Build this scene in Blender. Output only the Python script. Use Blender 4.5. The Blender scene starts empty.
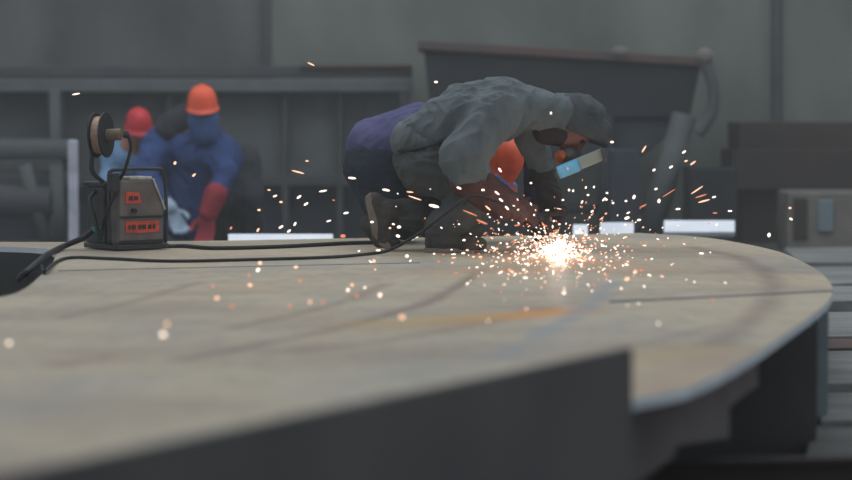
import bpy, bmesh, math, random
import numpy as np
from mathutils import Vector, Matrix, Euler
random.seed(7); np.random.seed(7)
S = bpy.context.scene; C = S.collection
# ------------------------------------------------------------------ camera
F = 852*100/36.0; CX, CY, HOR = 426, 240, 110
TH = math.atan((CY-HOR)/F); CAMZ = 1.118; DECK = 0.45
def W(px, py, Y):
    u = (CY-py)/F; x = (px-CX)/F
    dy = math.cos(TH)+u*math.sin(TH); dz = -math.sin(TH)+u*math.cos(TH)
    t = Y/dy
    return Vector((x*t, Y, CAMZ+dz*t))
def onz(px, py, z):
    u = (CY-py)/F; x = (px-CX)/F
    dy = math.cos(TH)+u*math.sin(TH); dz = -math.sin(TH)+u*math.cos(TH)
    t = (z-CAMZ)/dz
    return Vector((x*t, dy*t, z))
def D(px, py, up=0.0): return onz(px, py, DECK+up)
cam = bpy.data.cameras.new('camera'); co = bpy.data.objects.new('camera', cam); C.objects.link(co)
co.location = (0, 0, CAMZ); co.rotation_euler = (math.pi/2-TH, 0, 0)
cam.lens = 100; cam.sensor_width = 36; cam.clip_end = 200
cam.dof.use_dof = True; cam.dof.focus_distance = 11.25; cam.dof.aperture_fstop = 1.6
S.camera = co
S.view_settings.view_transform = 'Standard'; S.view_settings.look = 'None'
S.view_settings.gamma = 1; S.view_settings.use_curve_mapping = False; S.view_settings.exposure = 0.0

# ------------------------------------------------------------------ materials
def srgb(r, g, b):
    f = lambda c: (c/255/12.92) if c/255 <= .04045 else ((c/255+.055)/1.055)**2.4
    return (f(r), f(g), f(b), 1)
MATS = {}
def mat(name, c1, c2=None, scale=6, rough=.8, metal=0, bump=0, bscale=40, stretch=(1,1,1), spec=.3, detail=5, lo=.35, hi=.65):
    if name in MATS: return MATS[name]
    m = bpy.data.materials.new(name); m.use_nodes = True; nt = m.node_tree; N = nt.nodes; L = nt.links
    b = N['Principled BSDF']; b.inputs['Roughness'].default_value = rough; b.inputs['Metallic'].default_value = metal
    b.inputs['Specular IOR Level'].default_value = spec
    tc = N.new('ShaderNodeTexCoord'); mp = N.new('ShaderNodeMapping'); L.new(tc.outputs['Object'], mp.inputs[0]); mp.inputs['Scale'].default_value = stretch
    n = N.new('ShaderNodeTexNoise'); n.inputs['Scale'].default_value = scale; n.inputs['Detail'].default_value = detail; L.new(mp.outputs[0], n.inputs['Vector'])
    r = N.new('ShaderNodeValToRGB'); r.color_ramp.elements[0].position = lo; r.color_ramp.elements[1].position = hi
    r.color_ramp.elements[0].color = c1; r.color_ramp.elements[1].color = c2 or c1
    L.new(n.outputs[0], r.inputs[0]); L.new(r.outputs[0], b.inputs['Base Color'])
    if bump:
        n2 = N.new('ShaderNodeTexNoise'); n2.inputs['Scale'].default_value = bscale; n2.inputs['Detail'].default_value = 4; L.new(mp.outputs[0], n2.inputs['Vector'])
        bp = N.new('ShaderNodeBump'); bp.inputs['Strength'].default_value = bump; bp.inputs['Distance'].default_value = .01
        L.new(n2.outputs[0], bp.inputs['Height']); L.new(bp.outputs[0], b.inputs['Normal'])
    MATS[name] = m; return m
def emis(name, col, st):
    m = bpy.data.materials.new(name); m.use_nodes = True; nt = m.node_tree; nt.nodes.clear()
    e = nt.nodes.new('ShaderNodeEmission'); e.inputs[0].default_value = col; e.inputs[1].default_value = st
    o = nt.nodes.new('ShaderNodeOutputMaterial'); nt.links.new(e.outputs[0], o.inputs[0])
    m.cycles.emission_sampling = 'NONE'; return m
M_jacket = mat('grey_cotton', srgb(84,92,95), srgb(100,108,111), 9, .95, bump=.8, bscale=16, stretch=(1,.8,.45), spec=.1)
M_hood = mat('grey_cap_cloth', srgb(66,71,73), srgb(80,85,87), 9, .95, bump=.3, bscale=90, spec=.1)
M_trous = mat('charcoal_trouser_cloth', srgb(62,65,66), srgb(78,81,81), 9, .95, bump=.8, bscale=16, stretch=(.7,.8,1), spec=.1)
M_boot = mat('dusty_boot_leather', srgb(50,47,46), srgb(74,70,66), 14, .8, bump=.3, bscale=60)
M_sole = mat('dusty_boot_sole', srgb(112,103,95), srgb(136,124,114), 14, .9)
M_leather = mat('brown_red_leather', srgb(66,46,45), srgb(84,55,51), 14, .85, bump=.4, bscale=50, spec=.2)
M_leatherd = mat('dark_brown_leather', srgb(44,38,38), srgb(58,47,45), 14, .85, bump=.4, bscale=50, spec=.2)
M_skin = mat('tanned_skin', srgb(112,74,66), srgb(128,86,76), 10, .6, spec=.3)
M_orange = mat('orange_plastic', srgb(214,84,44), srgb(190,66,38), 20, .45, lo=.4, hi=.7)
M_orangec = mat('dull_orange_plastic', srgb(176,96,52), srgb(150,80,46), 30, .6)
M_orange2 = mat('orange_hat_plastic', srgb(235,100,64), srgb(226,88,56), 6, .4)
M_red = mat('red_hat_plastic', srgb(200,52,60), srgb(178,42,52), 12, .4)
M_purple = mat('purple_work_cloth', srgb(90,90,126), srgb(78,78,110), 8, .95, bump=.3, bscale=60, spec=.1)
M_navy = mat('navy_trouser_cloth', srgb(54,60,70), srgb(44,50,60), 8, .95, bump=.3, bscale=60, spec=.1)
M_dpurp = mat('dark_violet_cloth', srgb(58,56,80), srgb(46,46,66), 8, .95, spec=.1)
M_blue = mat('blue_overall_cloth', srgb(58,80,128), srgb(48,64,106), 6, .95, spec=.1)
M_lblue = mat('pale_blue_shirt_cloth', srgb(108,142,176), srgb(92,124,158), 6, .95, spec=.1)
M_mask = mat('blue_mask_plastic', srgb(66,98,148), srgb(52,78,122), 5, .6)
M_dark = mat('dark_cloth', srgb(48,50,56), srgb(58,60,66), 6, .95, spec=.1)
M_redg = mat('red_glove_leather', srgb(150,44,58), srgb(124,38,50), 12, .8)
M_paleg = mat('pale_glove_cloth', srgb(150,168,186), srgb(130,148,168), 12, .9)
M_eye = mat('eye_dark', srgb(40,34,32), None, rough=.2)
M_rub = mat('grey_rubber', srgb(70,70,72), srgb(84,84,86), 20, .6)
M_blk = mat('black_rubber', srgb(30,31,33), srgb(38,39,41), 20, .55)
M_machd = mat('dark_machine_paint', srgb(44,47,49), srgb(58,60,61), 16, .6, bump=.15)
M_machg = mat('grey_machine_paint', srgb(112,104,100), srgb(92,86,84), 12, .55)
M_machl = mat('worn_light_steel', srgb(190,188,180), srgb(150,148,142), 14, .5)
M_orl = mat('orange_label', srgb(216,84,62), srgb(178,68,54), 30, .6)
M_wire = mat('copper_tan_wire', srgb(176,146,126), srgb(150,122,104), 60, .5, metal=.2)
M_hub = mat('tan_hub_plastic', srgb(128,112,92), srgb(112,98,82), 20, .6)
M_green = mat('teal_plastic', srgb(62,120,110), None, rough=.5)
M_edge = mat('cut_steel_edge', srgb(206,216,224), srgb(186,196,204), 9, .4, spec=.6)
M_web = mat('dark_primed_steel', srgb(50,51,52), srgb(56,57,58), 3, .7, spec=.3)
M_webf = mat('dark_blue_grey_steel', srgb(94,93,93), srgb(84,83,84), 2.5, .75, spec=.3)
M_gus = mat('brownish_primed_steel', srgb(100,94,94), srgb(88,82,82), 5, .75, spec=.3)
M_leg = mat('blue_grey_primed_steel', srgb(112,128,132), srgb(96,110,114), 5, .6)
M_floor = mat('dusty_concrete', srgb(88,88,86), srgb(68,68,68), 3, .9, bump=.3, bscale=20)
M_wallL = mat('sooty_panel', srgb(62,65,67), srgb(94,96,97), 1.3, .9, bump=.1, bscale=8, stretch=(1,1,.45), detail=7)
M_wallR = mat('grey_green_panel', srgb(86,93,89), srgb(112,118,112), 1.1, .9, bump=.1, bscale=8, stretch=(1,1,.6), detail=7)
M_rust = mat('rusty_steel', srgb(96,72,66), srgb(76,70,69), 5, .85)
M_beam = mat('grey_beam_paint', srgb(92,97,100), srgb(80,85,88), 4, .7)
M_beamd = mat('dark_beam_paint', srgb(70,73,75), srgb(62,65,68), 4, .8)
M_hop = mat('dark_hopper_steel', srgb(38,42,48), srgb(30,34,40), 2, .8)
M_hopb = mat('blue_dark_steel', srgb(52,59,68), srgb(44,50,60), 3, .8)
M_mch = mat('grey_green_cast', srgb(76,81,82), srgb(66,72,73), 3, .8)
M_white = mat('white_painted_steel', srgb(236,240,246), srgb(222,228,238), 5, .5)
M_slab = mat('grey_steel_slab', srgb(128,130,128), srgb(100,102,101), 6, .8, bump=.2, stretch=(.4,1,1))
M_brn = mat('brown_dark_steel', srgb(60,52,50), srgb(50,45,45), 3, .85)
M_beige = mat('beige_box_paint', srgb(112,108,102), srgb(98,96,92), 4, .8)
M_bwin = mat('blue_grey_panel', srgb(104,118,126), None, rough=.6)
M_pole = mat('pale_pole_paint', srgb(186,190,204), srgb(150,154,168), 6, .6)

# ------------------------------------------------------------------ mesh helpers
def tag(o, label=None, cat=None, group=None, kind=None):
    if label: o['label'] = label
    if cat: o['category'] = cat
    if group: o['group'] = group
    if kind: o['kind'] = kind
    return o
def link(name, me, m, parent=None, smooth=False):
    o = bpy.data.objects.new(name, me); C.objects.link(o)
    if m: me.materials.append(m)
    if smooth:
        for p in me.polygons: p.use_smooth = True
    if parent:
        o.parent = parent; o.matrix_parent_inverse = Matrix.Translation(-parent.location) if parent.type == 'EMPTY' else Matrix()
    return o
def empty(name, loc, label, cat, group=None):
    o = bpy.data.objects.new(name, None); C.objects.link(o); o.location = loc; o.empty_display_size = .1
    return tag(o, label, cat, group)
def bmobj(name, bm, m, parent=None, smooth=False, bevel=0, seg=2):
    bmesh.ops.recalc_face_normals(bm, faces=bm.faces)
    me = bpy.data.meshes.new(name); bm.to_mesh(me); bm.free()
    o = link(name, me, m, parent, smooth)
    if bevel:
        md = o.modifiers.new('bevel', 'BEVEL'); md.width = bevel; md.segments = seg; md.limit_method = 'ANGLE'
    return o
def add_box(bm, c, size, rot=None):
    mt = Matrix.Translation(c) @ (rot.to_4x4() if rot is not None else Matrix()) @ Matrix.Diagonal((*size, 1))
    bmesh.ops.create_cube(bm, size=1, matrix=mt)
def box(name, c, size, m, parent=None, rz=0, bevel=.004, rot=None):
    bm = bmesh.new(); add_box(bm, Vector(c), size, rot if rot is not None else Matrix.Rotation(rz, 3, 'Z'))
    return bmobj(name, bm, m, parent, bevel=bevel)
def prism(name, poly, z0, z1, m, parent=None, bevel=0):
    bm = bmesh.new()
    a = [bm.verts.new((p[0], p[1], z0)) for p in poly]; b = [bm.verts.new((p[0], p[1], z1)) for p in poly]
    bm.faces.new(a); bm.faces.new(b); n = len(poly)
    for i in range(n): bm.faces.new((a[i], a[(i+1)%n], b[(i+1)%n], b[i]))
    return bmobj(name, bm, m, parent, bevel=bevel)
def vprism(name, pts, nrm, th, m, parent=None, bevel=0):
    """polygon pts (3-D, planar) extruded by th along nrm"""
    bm = bmesh.new(); nrm = Vector(nrm).normalized()*th
    a = [bm.verts.new(p) for p in pts]; b = [bm.verts.new(Vector(p)+nrm) for p in pts]
    bm.faces.new(a); bm.faces.new(b); n = len(pts)
    for i in range(n): bm.faces.new((a[i], a[(i+1)%n], b[(i+1)%n], b[i]))
    return bmobj(name, bm, m, parent, bevel=bevel)
def catmull(pts, n=8):
    P = [Vector(p) for p in pts]; P = [P[0]*2-P[1]]+P+[P[-1]*2-P[-2]]; out = []
    for i in range(1, len(P)-2):
        for k in range(n):
            t = k/n; a, b, c, d = P[i-1:i+3]
            out.append(.5*((2*b)+(c-a)*t+(2*a-5*b+4*c-d)*t*t+(3*b-a-3*c+d)*t**3))
    out.append(P[-2]); return out
def add_tube(bm, pts, r, seg=10, smooth=True):
    pts = catmull(pts) if smooth and len(pts) > 2 else [Vector(p) for p in pts]
    rings = []; up = Vector((0, 0, 1)); n = len(pts)
    for i, p in enumerate(pts):
        t = (pts[min(i+1, n-1)]-pts[max(i-1, 0)]).normalized()
        s = t.cross(up)
        if s.length < .2: s = t.cross(Vector((0, 1, 0)))
        s.normalize(); v = s.cross(t)
        if rings and s.dot(ls) < 0: s, v = -s, -v
        ls = s
        rr = r(i/(n-1)) if callable(r) else r
        rings.append([bm.verts.new(p+(s*math.cos(a)+v*math.sin(a))*rr) for a in [2*math.pi*k/seg for k in range(seg)]])
    for i in range(n-1):
        for k in range(seg): bm.faces.new((rings[i][k], rings[i][(k+1)%seg], rings[i+1][(k+1)%seg], rings[i+1][k]))
    bm.faces.new(rings[0][::-1]); bm.faces.new(rings[-1])
def tube(name, pts, r, m, parent=None, seg=10, smooth=True):
    bm = bmesh.new(); add_tube(bm, pts, r, seg, smooth); return bmobj(name, bm, m, parent, smooth=True)
def add_cyl(bm, a, b, r, seg=24, r2=None):
    a, b = Vector(a), Vector(b); d = b-a
    q = Vector((0, 0, 1)).rotation_difference(d)
    bmesh.ops.create_cone(bm, cap_ends=True, segments=seg, radius1=r, radius2=r if r2 is None else r2, depth=d.length,
                          matrix=Matrix.Translation((a+b)/2) @ q.to_matrix().to_4x4())
def cyl(name, a, b, r, m, parent=None, seg=24, r2=None, bevel=.002):
    bm = bmesh.new(); add_cyl(bm, a, b, r, seg, r2); return bmobj(name, bm, m, parent, bevel=bevel)
def pbox(name, x0, y0, x1, y1, Y, dep, m, parent=None, bevel=.01, zmin=None):
    """box whose front face stands at distance Y and covers those bounds there"""
    a = W(x0, y1, Y); b = W(x1, y0, Y); z0 = a.z if zmin is None else zmin
    return box(name, ((a.x+b.x)/2, Y+dep/2, (z0+b.z)/2), (b.x-a.x, dep, b.z-z0), m, parent, bevel=bevel)

# ------------------------------------------------------------------ implicit surfaces -> mesh
class Sdf:
    def __init__(s): s.p = []
    def cap(s, a, b, ra, rb, fy=1.0, k=.03):
        s.p.append(('c', np.array(a, float), np.array(b, float), ra, rb, fy, k)); return s
    def ell(s, c, r, rot=None, k=.03):
        s.p.append(('e', np.array(c, float), np.array(r, float), np.array(rot if rot is not None else Matrix.Identity(3), float), 0, 0, k)); return s
    def bounds(s):
        lo = []; hi = []
        for q in s.p:
            if q[0] == 'c':
                r = max(q[3], q[4])*max(1, q[5])
                lo.append(np.minimum(q[1], q[2])-r); hi.append(np.maximum(q[1], q[2])+r)
            else: r = q[2].max(); lo.append(q[1]-r); hi.append(q[1]+r)
        return np.min(lo, 0), np.max(hi, 0)
    def ev(s, P):
        d = None
        for q in s.p:
            if q[0] == 'c':
                _, a, b, ra, rb, fy, k = q
                sc = np.array([1, 1/fy, 1]); pa = (P-a)*sc; ba = (b-a)*sc
                t = np.clip((pa@ba)/max(ba@ba, 1e-9), 0, 1)
                e = np.sqrt(((pa-t[..., None]*ba)**2).sum(-1))-(ra+(rb-ra)*t)
            else:
                _, c, r, R, _, _, k = q
                l = (P-c)@R; k0 = np.sqrt(((l/r)**2).sum(-1)); k1 = np.sqrt(((l/r**2)**2).sum(-1))+1e-9
                e = k0*(k0-1)/k1
            if d is None: d = e
            else:
                h = np.clip(.5+.5*(d-e)/k, 0, 1); d = d*(1-h)+e*h-k*h*(1-h)
        return d
def vnoise(P, seed):
    rs = np.random.RandomState(seed); T = rs.rand(32, 32, 32)
    i = np.floor(P).astype(int); f = P-i; f = f*f*(3-2*f); i &= 31; j = (i+1) & 31
    x, y, z = f[..., 0], f[..., 1], f[..., 2]
    g = lambda a, b, c: T[a, b, c]
    X0, Y0, Z0, X1, Y1, Z1 = i[..., 0], i[..., 1], i[..., 2], j[..., 0], j[..., 1], j[..., 2]
    return (((g(X0,Y0,Z0)*(1-x)+g(X1,Y0,Z0)*x)*(1-y)+(g(X0,Y1,Z0)*(1-x)+g(X1,Y1,Z0)*x)*y)*(1-z)
            + ((g(X0,Y0,Z1)*(1-x)+g(X1,Y0,Z1)*x)*(1-y)+(g(X0,Y1,Z1)*(1-x)+g(X1,Y1,Z1)*x)*y)*z)
def folds(P, amp, seed=3, freq=9, d=(1, 1, 1)):
    Q = P*np.array(d)*freq; w = vnoise(Q*.5, seed)*3
    a = 1-np.abs(2*vnoise(Q*1.3+w[..., None], seed+1)-1); b = 1-np.abs(2*vnoise(Q*2.9+1.6*w[..., None], seed+2)-1)
    return amp*(.75*a**2+.45*b**3-.45)
def solid(name, sdf, h, m, parent=None, amp=0, seed=3, freq=9, fd=(1, 1, 1), cut=None, smooth=True):
    lo, hi = sdf.bounds(); lo = lo-3*h-abs(amp)*2; hi = hi+3*h+abs(amp)*2
    n = np.ceil((hi-lo)/h).astype(int)+1
    ax = [lo[i]+h*np.arange(n[i]) for i in range(3)]
    P = np.stack(np.meshgrid(*ax, indexing='ij'), -1)
    V = sdf.ev(P)
    if amp: V = V-folds(P, amp, seed, freq, fd)
    if cut is not None: V = np.maximum(V, cut(P))
    ins = V < 0
    c = [ins[a:n[0]-1+a, b:n[1]-1+b, e:n[2]-1+e] for a in (0, 1) for b in (0, 1) for e in (0, 1)]
    s = sum(x.astype(int) for x in c); act = (s > 0) & (s < 8)
    acc = np.zeros(act.shape+(3,)); cnt = np.zeros(act.shape)
    def sl(a, b, e): return (slice(a, n[0]-1+a), slice(b, n[1]-1+b), slice(e, n[2]-1+e))
    cor = [(a, b, e) for a in (0, 1) for b in (0, 1) for e in (0, 1)]
    for u in cor:
        for ax_ in range(3):
            if u[ax_] == 0:
                v = list(u); v[ax_] = 1
                A = V[sl(*u)]; B = V[sl(*v)]; cr = (A < 0) != (B < 0)
                t = np.where(cr, A/np.where(A-B == 0, 1, A-B), 0)
                for q in range(3): acc[..., q] += np.where(cr, u[q]+(t if q == ax_ else 0), 0)
                cnt += cr
    idx = -np.ones(act.shape, int); idx[act] = np.arange(act.sum())
    w = np.argwhere(act); verts = lo+h*(w+acc[act]/cnt[act][:, None])
    faces = []
    for a in range(3):
        b, e = (a+1) % 3, (a+2) % 3
        s0 = [slice(1, n[q]-1) for q in range(3)]; s0[a] = slice(0, n[a]-1)
        s1 = list(s0); s1[a] = slice(1, n[a])
        A = ins[tuple(s0)]; B = ins[tuple(s1)]
        for w_, flip in ((A & ~B, False), (~A & B, True)):
            q = np.argwhere(w_)
            if not len(q): continue
            off = np.ones(3, int); off[a] = 0; q = q+off
            def cell(db, de):
                r = q.copy(); r[:, b] -= db; r[:, e] -= de
                return idx[r[:, 0], r[:, 1], r[:, 2]]
            f = np.stack([cell(1, 1), cell(0, 1), cell(0, 0), cell(1, 0)], 1)
            if flip: f = f[:, ::-1]
            faces.append(f)
    faces = np.concatenate(faces)
    me = bpy.data.meshes.new(name)
    me.vertices.add(len(verts)); me.vertices.foreach_set('co', verts.ravel())
    me.loops.add(faces.size); me.loops.foreach_set('vertex_index', faces.ravel().astype(np.int32))
    me.polygons.add(len(faces)); me.polygons.foreach_set('loop_start', np.arange(0, faces.size, 4, dtype=np.int32))
    me.update(calc_edges=True); me.validate()
    return link(name, me, m, parent, smooth)

# ------------------------------------------------------------------ SETTING
box('floor', (0, 12, -.05), (40, 44, .1), M_floor, bevel=0)['kind'] = 'structure'
YW = 21.0
xs = W(272, 100, YW).x
box('wall_back', ((xs-14)/2, YW+.2, 3), (xs+14, .3, 6), M_wallL, bevel=0)['kind'] = 'structure'
o = box('trim_1', (W(268,100,YW).x, YW+.02, 3), (.09, .12, 6), M_beamd, bevel=.01); o['kind'] = 'structure'
box('wall_back_panel', ((xs+14)/2, YW+.12, 3), (14-xs, .34, 6), M_wallR, bevel=.02)['kind'] = 'structure'

# deck ------------------------------------------------------------------
def deck_material():
    m = bpy.data.materials.new('worn_deck_steel'); m.use_nodes = True; nt = m.node_tree; N = nt.nodes; L = nt.links
    b = N['Principled BSDF']; b.inputs['Roughness'].default_value = .5; b.inputs['Specular IOR Level'].default_value = .35
    tc = N.new('ShaderNodeTexCoord'); P = tc.outputs['Object']
    def noise(scale, st=(1, 1, 1), det=5, rz=0):
        mp = N.new('ShaderNodeMapping'); mp.inputs['Scale'].default_value = st; mp.inputs['Rotation'].default_value = (0, 0, rz); L.new(P, mp.inputs[0])
        n = N.new('ShaderNodeTexNoise'); n.inputs['Scale'].default_value = scale; n.inputs['Detail'].default_value = det; L.new(mp.outputs[0], n.inputs['Vector']); return n.outputs[0]
    def ramp(src, stops):
        r = N.new('ShaderNodeValToRGB'); e = r.color_ramp.elements
        e[0].position, e[0].color = stops[0]; e[1].position, e[1].color = stops[1]
        for s in stops[2:]: x = e.new(s[0]); x.color = s[1]
        L.new(src, r.inputs[0]); return r.outputs[0]
    def mix(fac, a, bcol):
        x = N.new('ShaderNodeMix'); x.data_type = 'RGBA'
        L.new(fac, x.inputs[0]) if not isinstance(fac, float) else setattr(x.inputs[0], 'default_value', fac)
        L.new(a, x.inputs[6])
        if isinstance(bcol, tuple): x.inputs[7].default_value = bcol
        else: L.new(bcol, x.inputs[7])
        return x.outputs[2]
    base = ramp(noise(1.6, (1, .6, 1), 6, .3), [(.3, srgb(172,156,132)), (.7, srgb(154,149,138)), (.5, srgb(176,164,142))])
    fine = noise(14, (1, .4, 1), 6)
    x = N.new('ShaderNodeMapRange'); L.new(fine, x.inputs[0]); x.inputs[1].default_value = .45; x.inputs[2].default_value = .75; x.inputs[4].default_value = .35
    col = mix(x.outputs[0], base, srgb(120,112,104))
    x2 = N.new('ShaderNodeMapRange'); L.new(noise(.9, (1, 1.6, 1), 7, .5), x2.inputs[0]); x2.inputs[1].default_value = .46; x2.inputs[2].default_value = .72; x2.inputs[4].default_value = .7
    col = mix(x2.outputs[0], col, srgb(132,118,106))
    wob = noise(3.0, (1, 1, 1), 3)
    def vm(op, a, bb=None, out=0):
        v = N.new('ShaderNodeVectorMath'); v.operation = op
        for i, s in enumerate((a, bb)):
            if s is None: continue
            if isinstance(s, (tuple, Vector)): v.inputs[i].default_value = tuple(s)[:3]
            else: L.new(s, v.inputs[i])
        return v.outputs[out]
    def ma(op, a, bb=None, clamp=False):
        v = N.new('ShaderNodeMath'); v.operation = op; v.use_clamp = clamp
        for i, s in enumerate((a, bb)):
            if s is None: continue
            if isinstance(s, (int, float)): v.inputs[i].default_value = s
            else: L.new(s, v.inputs[i])
        return v.outputs[0]
    def mark(pxs, w, c, strength, wobble=.12):
        nonlocal col
        pts = [D(*p) for p in pxs]; dist = None
        for A, B in zip(pts[:-1], pts[1:]):
            BA = B-A; pa = vm('SUBTRACT', P, A); t = ma('DIVIDE', vm('DOT_PRODUCT', pa, BA, None), 1) if False else None
            dot = N.new('ShaderNodeVectorMath'); dot.operation = 'DOT_PRODUCT'; L.new(pa, dot.inputs[0]); dot.inputs[1].default_value = tuple(BA)
            t = ma('DIVIDE', dot.outputs['Value'], max(BA.length_squared, 1e-6), True)
            s = N.new('ShaderNodeVectorMath'); s.operation = 'SCALE'; s.inputs[0].default_value = tuple(BA); L.new(t, s.inputs['Scale'])
            df = vm('SUBTRACT', pa, s.outputs[0]); ln = N.new('ShaderNodeVectorMath'); ln.operation = 'LENGTH'; L.new(df, ln.inputs[0])
            d = ln.outputs['Value']; dist = d if dist is None else ma('MINIMUM', dist, d)
        dist = ma('ADD', dist, ma('MULTIPLY', ma('SUBTRACT', wob, .5), wobble))
        r = N.new('ShaderNodeMapRange'); r.interpolation_type = 'SMOOTHSTEP'; L.new(dist, r.inputs[0])
        r.inputs[1].default_value = 0; r.inputs[2].default_value = w; r.inputs[3].default_value = strength; r.inputs[4].default_value = 0
        col = mix(r.outputs[0], col, c)
    maroon = srgb(92,62,62); orange = srgb(196,132,70); blue = srgb(128,136,146)
    mark([(182,360),(312,334),(364,322),(430,302),(462,284),(480,270)], .055, maroon, .55, .05)
    mark([(300,352),(400,338),(490,322),(545,308)], .06, maroon, .42, .05)
    mark([(224,330),(290,316),(350,300),(385,284)], .055, maroon, .38, .05)
    mark([(60,318),(140,300),(200,282)], .06, maroon, .32, .05)
    mark([(60,364),(110,358)], .09, srgb(130,78,66), .4, .08)
    mark([(270,352),(330,345)], .07, maroon, .4, .08)
    mark([(690,247),(735,256),(765,270),(775,286),(768,305),(745,325),(715,345)], .09, maroon, .42, .06)
    mark([(640,345),(720,325)], .05, maroon, .25, .05)
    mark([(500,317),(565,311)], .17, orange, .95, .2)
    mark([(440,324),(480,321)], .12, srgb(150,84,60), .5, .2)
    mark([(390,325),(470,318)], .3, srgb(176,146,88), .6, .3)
    mark([(455,272),(640,268)], .38, srgb(178,146,112), .5, .3)  # this and the next: warm spark glow painted on the plate
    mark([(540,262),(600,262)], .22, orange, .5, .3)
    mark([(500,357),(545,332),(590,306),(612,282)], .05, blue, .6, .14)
    mark([(632,360),(700,352)], .3, srgb(176,146,104), .5, .3)
    mark([(660,385),(720,362)], .25, srgb(158,126,104), .5, .3)
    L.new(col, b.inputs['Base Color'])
    rr = N.new('ShaderNodeMapRange'); L.new(fine, rr.inputs[0]); rr.inputs[3].default_value = .38; rr.inputs[4].default_value = .62; L.new(rr.outputs[0], b.inputs['Roughness'])
    bp = N.new('ShaderNodeBump'); bp.inputs['Strength'].default_value = .15; bp.inputs['Distance'].default_value = .01; L.new(noise(9, (1, 1, 1), 4), bp.inputs['Height']); L.new(bp.outputs[0], b.inputs['Normal'])
    return m
M_deck = deck_material()
far = [(-60,242),(100,242),(230,240.5),(333,238.5),(420,237.5),(560,235),(640,233)]
tip = catmull([D(*p) for p in [(640,233),(690,236),(730,241),(780,252),(814,268),(828,280),(832.5,289),(829,300),(815,313),(785,334),(760,351),(720,374),(688,388)]], 5)
outl = [D(*p) for p in far[:-1]]+tip+[D(626,401)]
outl += [Vector((.40, 5.42, 0)), Vector((-.585, 3.70, 0)), Vector((-1.0, 3.0, 0)), Vector((-1.6, 3.4, 0)), Vector((-2.3, 8.2, 0))]
notch = catmull([D(*p) for p in [(-60,304),(0,297),(24,289),(42,274),(54,260),(54,252),(42,248.5),(0,246.5),(-60,246)]], 4)
outl += notch
plat = empty('steel_platform', (.2, 8.5, 0), 'large worn steel platform with rounded end, carrying the kneeling workers', 'platform')
def deck_plate():
    bm = bmesh.new(); n = len(outl)
    a = [bm.verts.new((p.x, p.y, DECK)) for p in outl]; b = [bm.verts.new((p.x, p.y, DECK-.026)) for p in outl]
    bm.faces.new(a); f2 = bm.faces.new(b)
    for i in range(n):
        f = bm.faces.new((a[i], a[(i+1)%n], b[(i+1)%n], b[i])); f.material_index = 1
    o = bmobj('deck_plate', bm, M_deck, plat, bevel=0); o.data.materials.append(M_edge)
    return o
deck_plate()
def weld(name, pxs, r, m):
    tube(name, [D(px, py, .0005) for px, py in pxs], r, m, plat, seg=8, smooth=False)
M_seam = mat('seam_steel', srgb(118,124,126), srgb(104,110,114), 20, .5)
weld('weld_seam', [(832,291.5),(610,302.5)], .006, M_seam)
weld('weld_seam', [(58,271),(300,265.5),(420,263)], .003, M_seam)
# webs and stiffeners below the deck
def skirt(name, pts, z0, z1, th, m, parent, inset=0.0):
    bm = bmesh.new(); n = len(pts); rows = []
    for i, p in enumerate(pts):
        t = (pts[min(i+1, n-1)]-pts[max(i-1, 0)]); t.z = 0; t.normalize(); nr = Vector((t.y, -t.x, 0))
        q0 = Vector((p.x, p.y, 0))+nr*inset; q1 = q0+nr*th
        rows.append([bm.verts.new((q.x, q.y, z)) for q, z in ((q0, z0), (q1, z0), (q1, z1), (q0, z1))])
    for i in range(n-1):
        for k in range(4): bm.faces.new((rows[i][k], rows[i][(k+1)%4], rows[i+1][(k+1)%4], rows[i+1][k]))
    bm.faces.new(rows[0]); bm.faces.new(rows[-1]); return bmobj(name, bm, m, parent)
zt = DECK-.026
wa, wb = W(600, 300, 7.40), W(815, 300, 7.62)
skirt('web_plate', [wa, (wa+wb)/2, wb], 0, zt, .02, M_web, plat)
skirt('rear_web_plate', [D(-50,246.5)+Vector((0,.12,0)), D(300,241.5), D(640,236)], 0, zt, .02, M_web, plat)
nw = [p+Vector((.03,-.03,0)) for p in notch]
skirt('notch_web_plate', nw, 0.02, zt, .015, M_web, plat)
lp = D(824,303); 
box('leg', (lp.x-.015, lp.y+.02, zt/2), (.05, .06, zt), M_leg, plat, rz=.3)
box('foot_plate', (lp.x-.01, lp.y+.02, .012), (.16, .16, .024), M_leg, plat, rz=.3)
# stepped gusset under the near corner, two folded faces
def gus(pxy, Y0, Y1, x0, x1):
    return [W(px, py, Y0+(Y1-Y0)*(px-x0)/(x1-x0)) for px, py in pxy]
def zcap(v): v.z = min(v.z, zt); return v
g1 = [zcap(p) for p in gus([(622,380),(676,370),(676,455),(640,482),(622,484)], 5.62, 5.85, 622, 676)]
vprism('gusset_plate', g1, (.1, 1, 0), .02, M_gus, plat)
g2 = [zcap(p) for p in gus([(676,370),(728,350),(728,438),(676,446)], 5.85, 6.35, 676, 728)]
vprism('gusset_plate', g2, (.3, 1, 0), .02, M_gus, plat)
g3 = [zcap(p) for p in gus([(728,350),(757,340),(757,386),(728,408)], 6.35, 6.75, 728, 757)]
vprism('gusset_plate', g3, (.3, 1, 0), .02, M_gus, plat)

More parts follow.
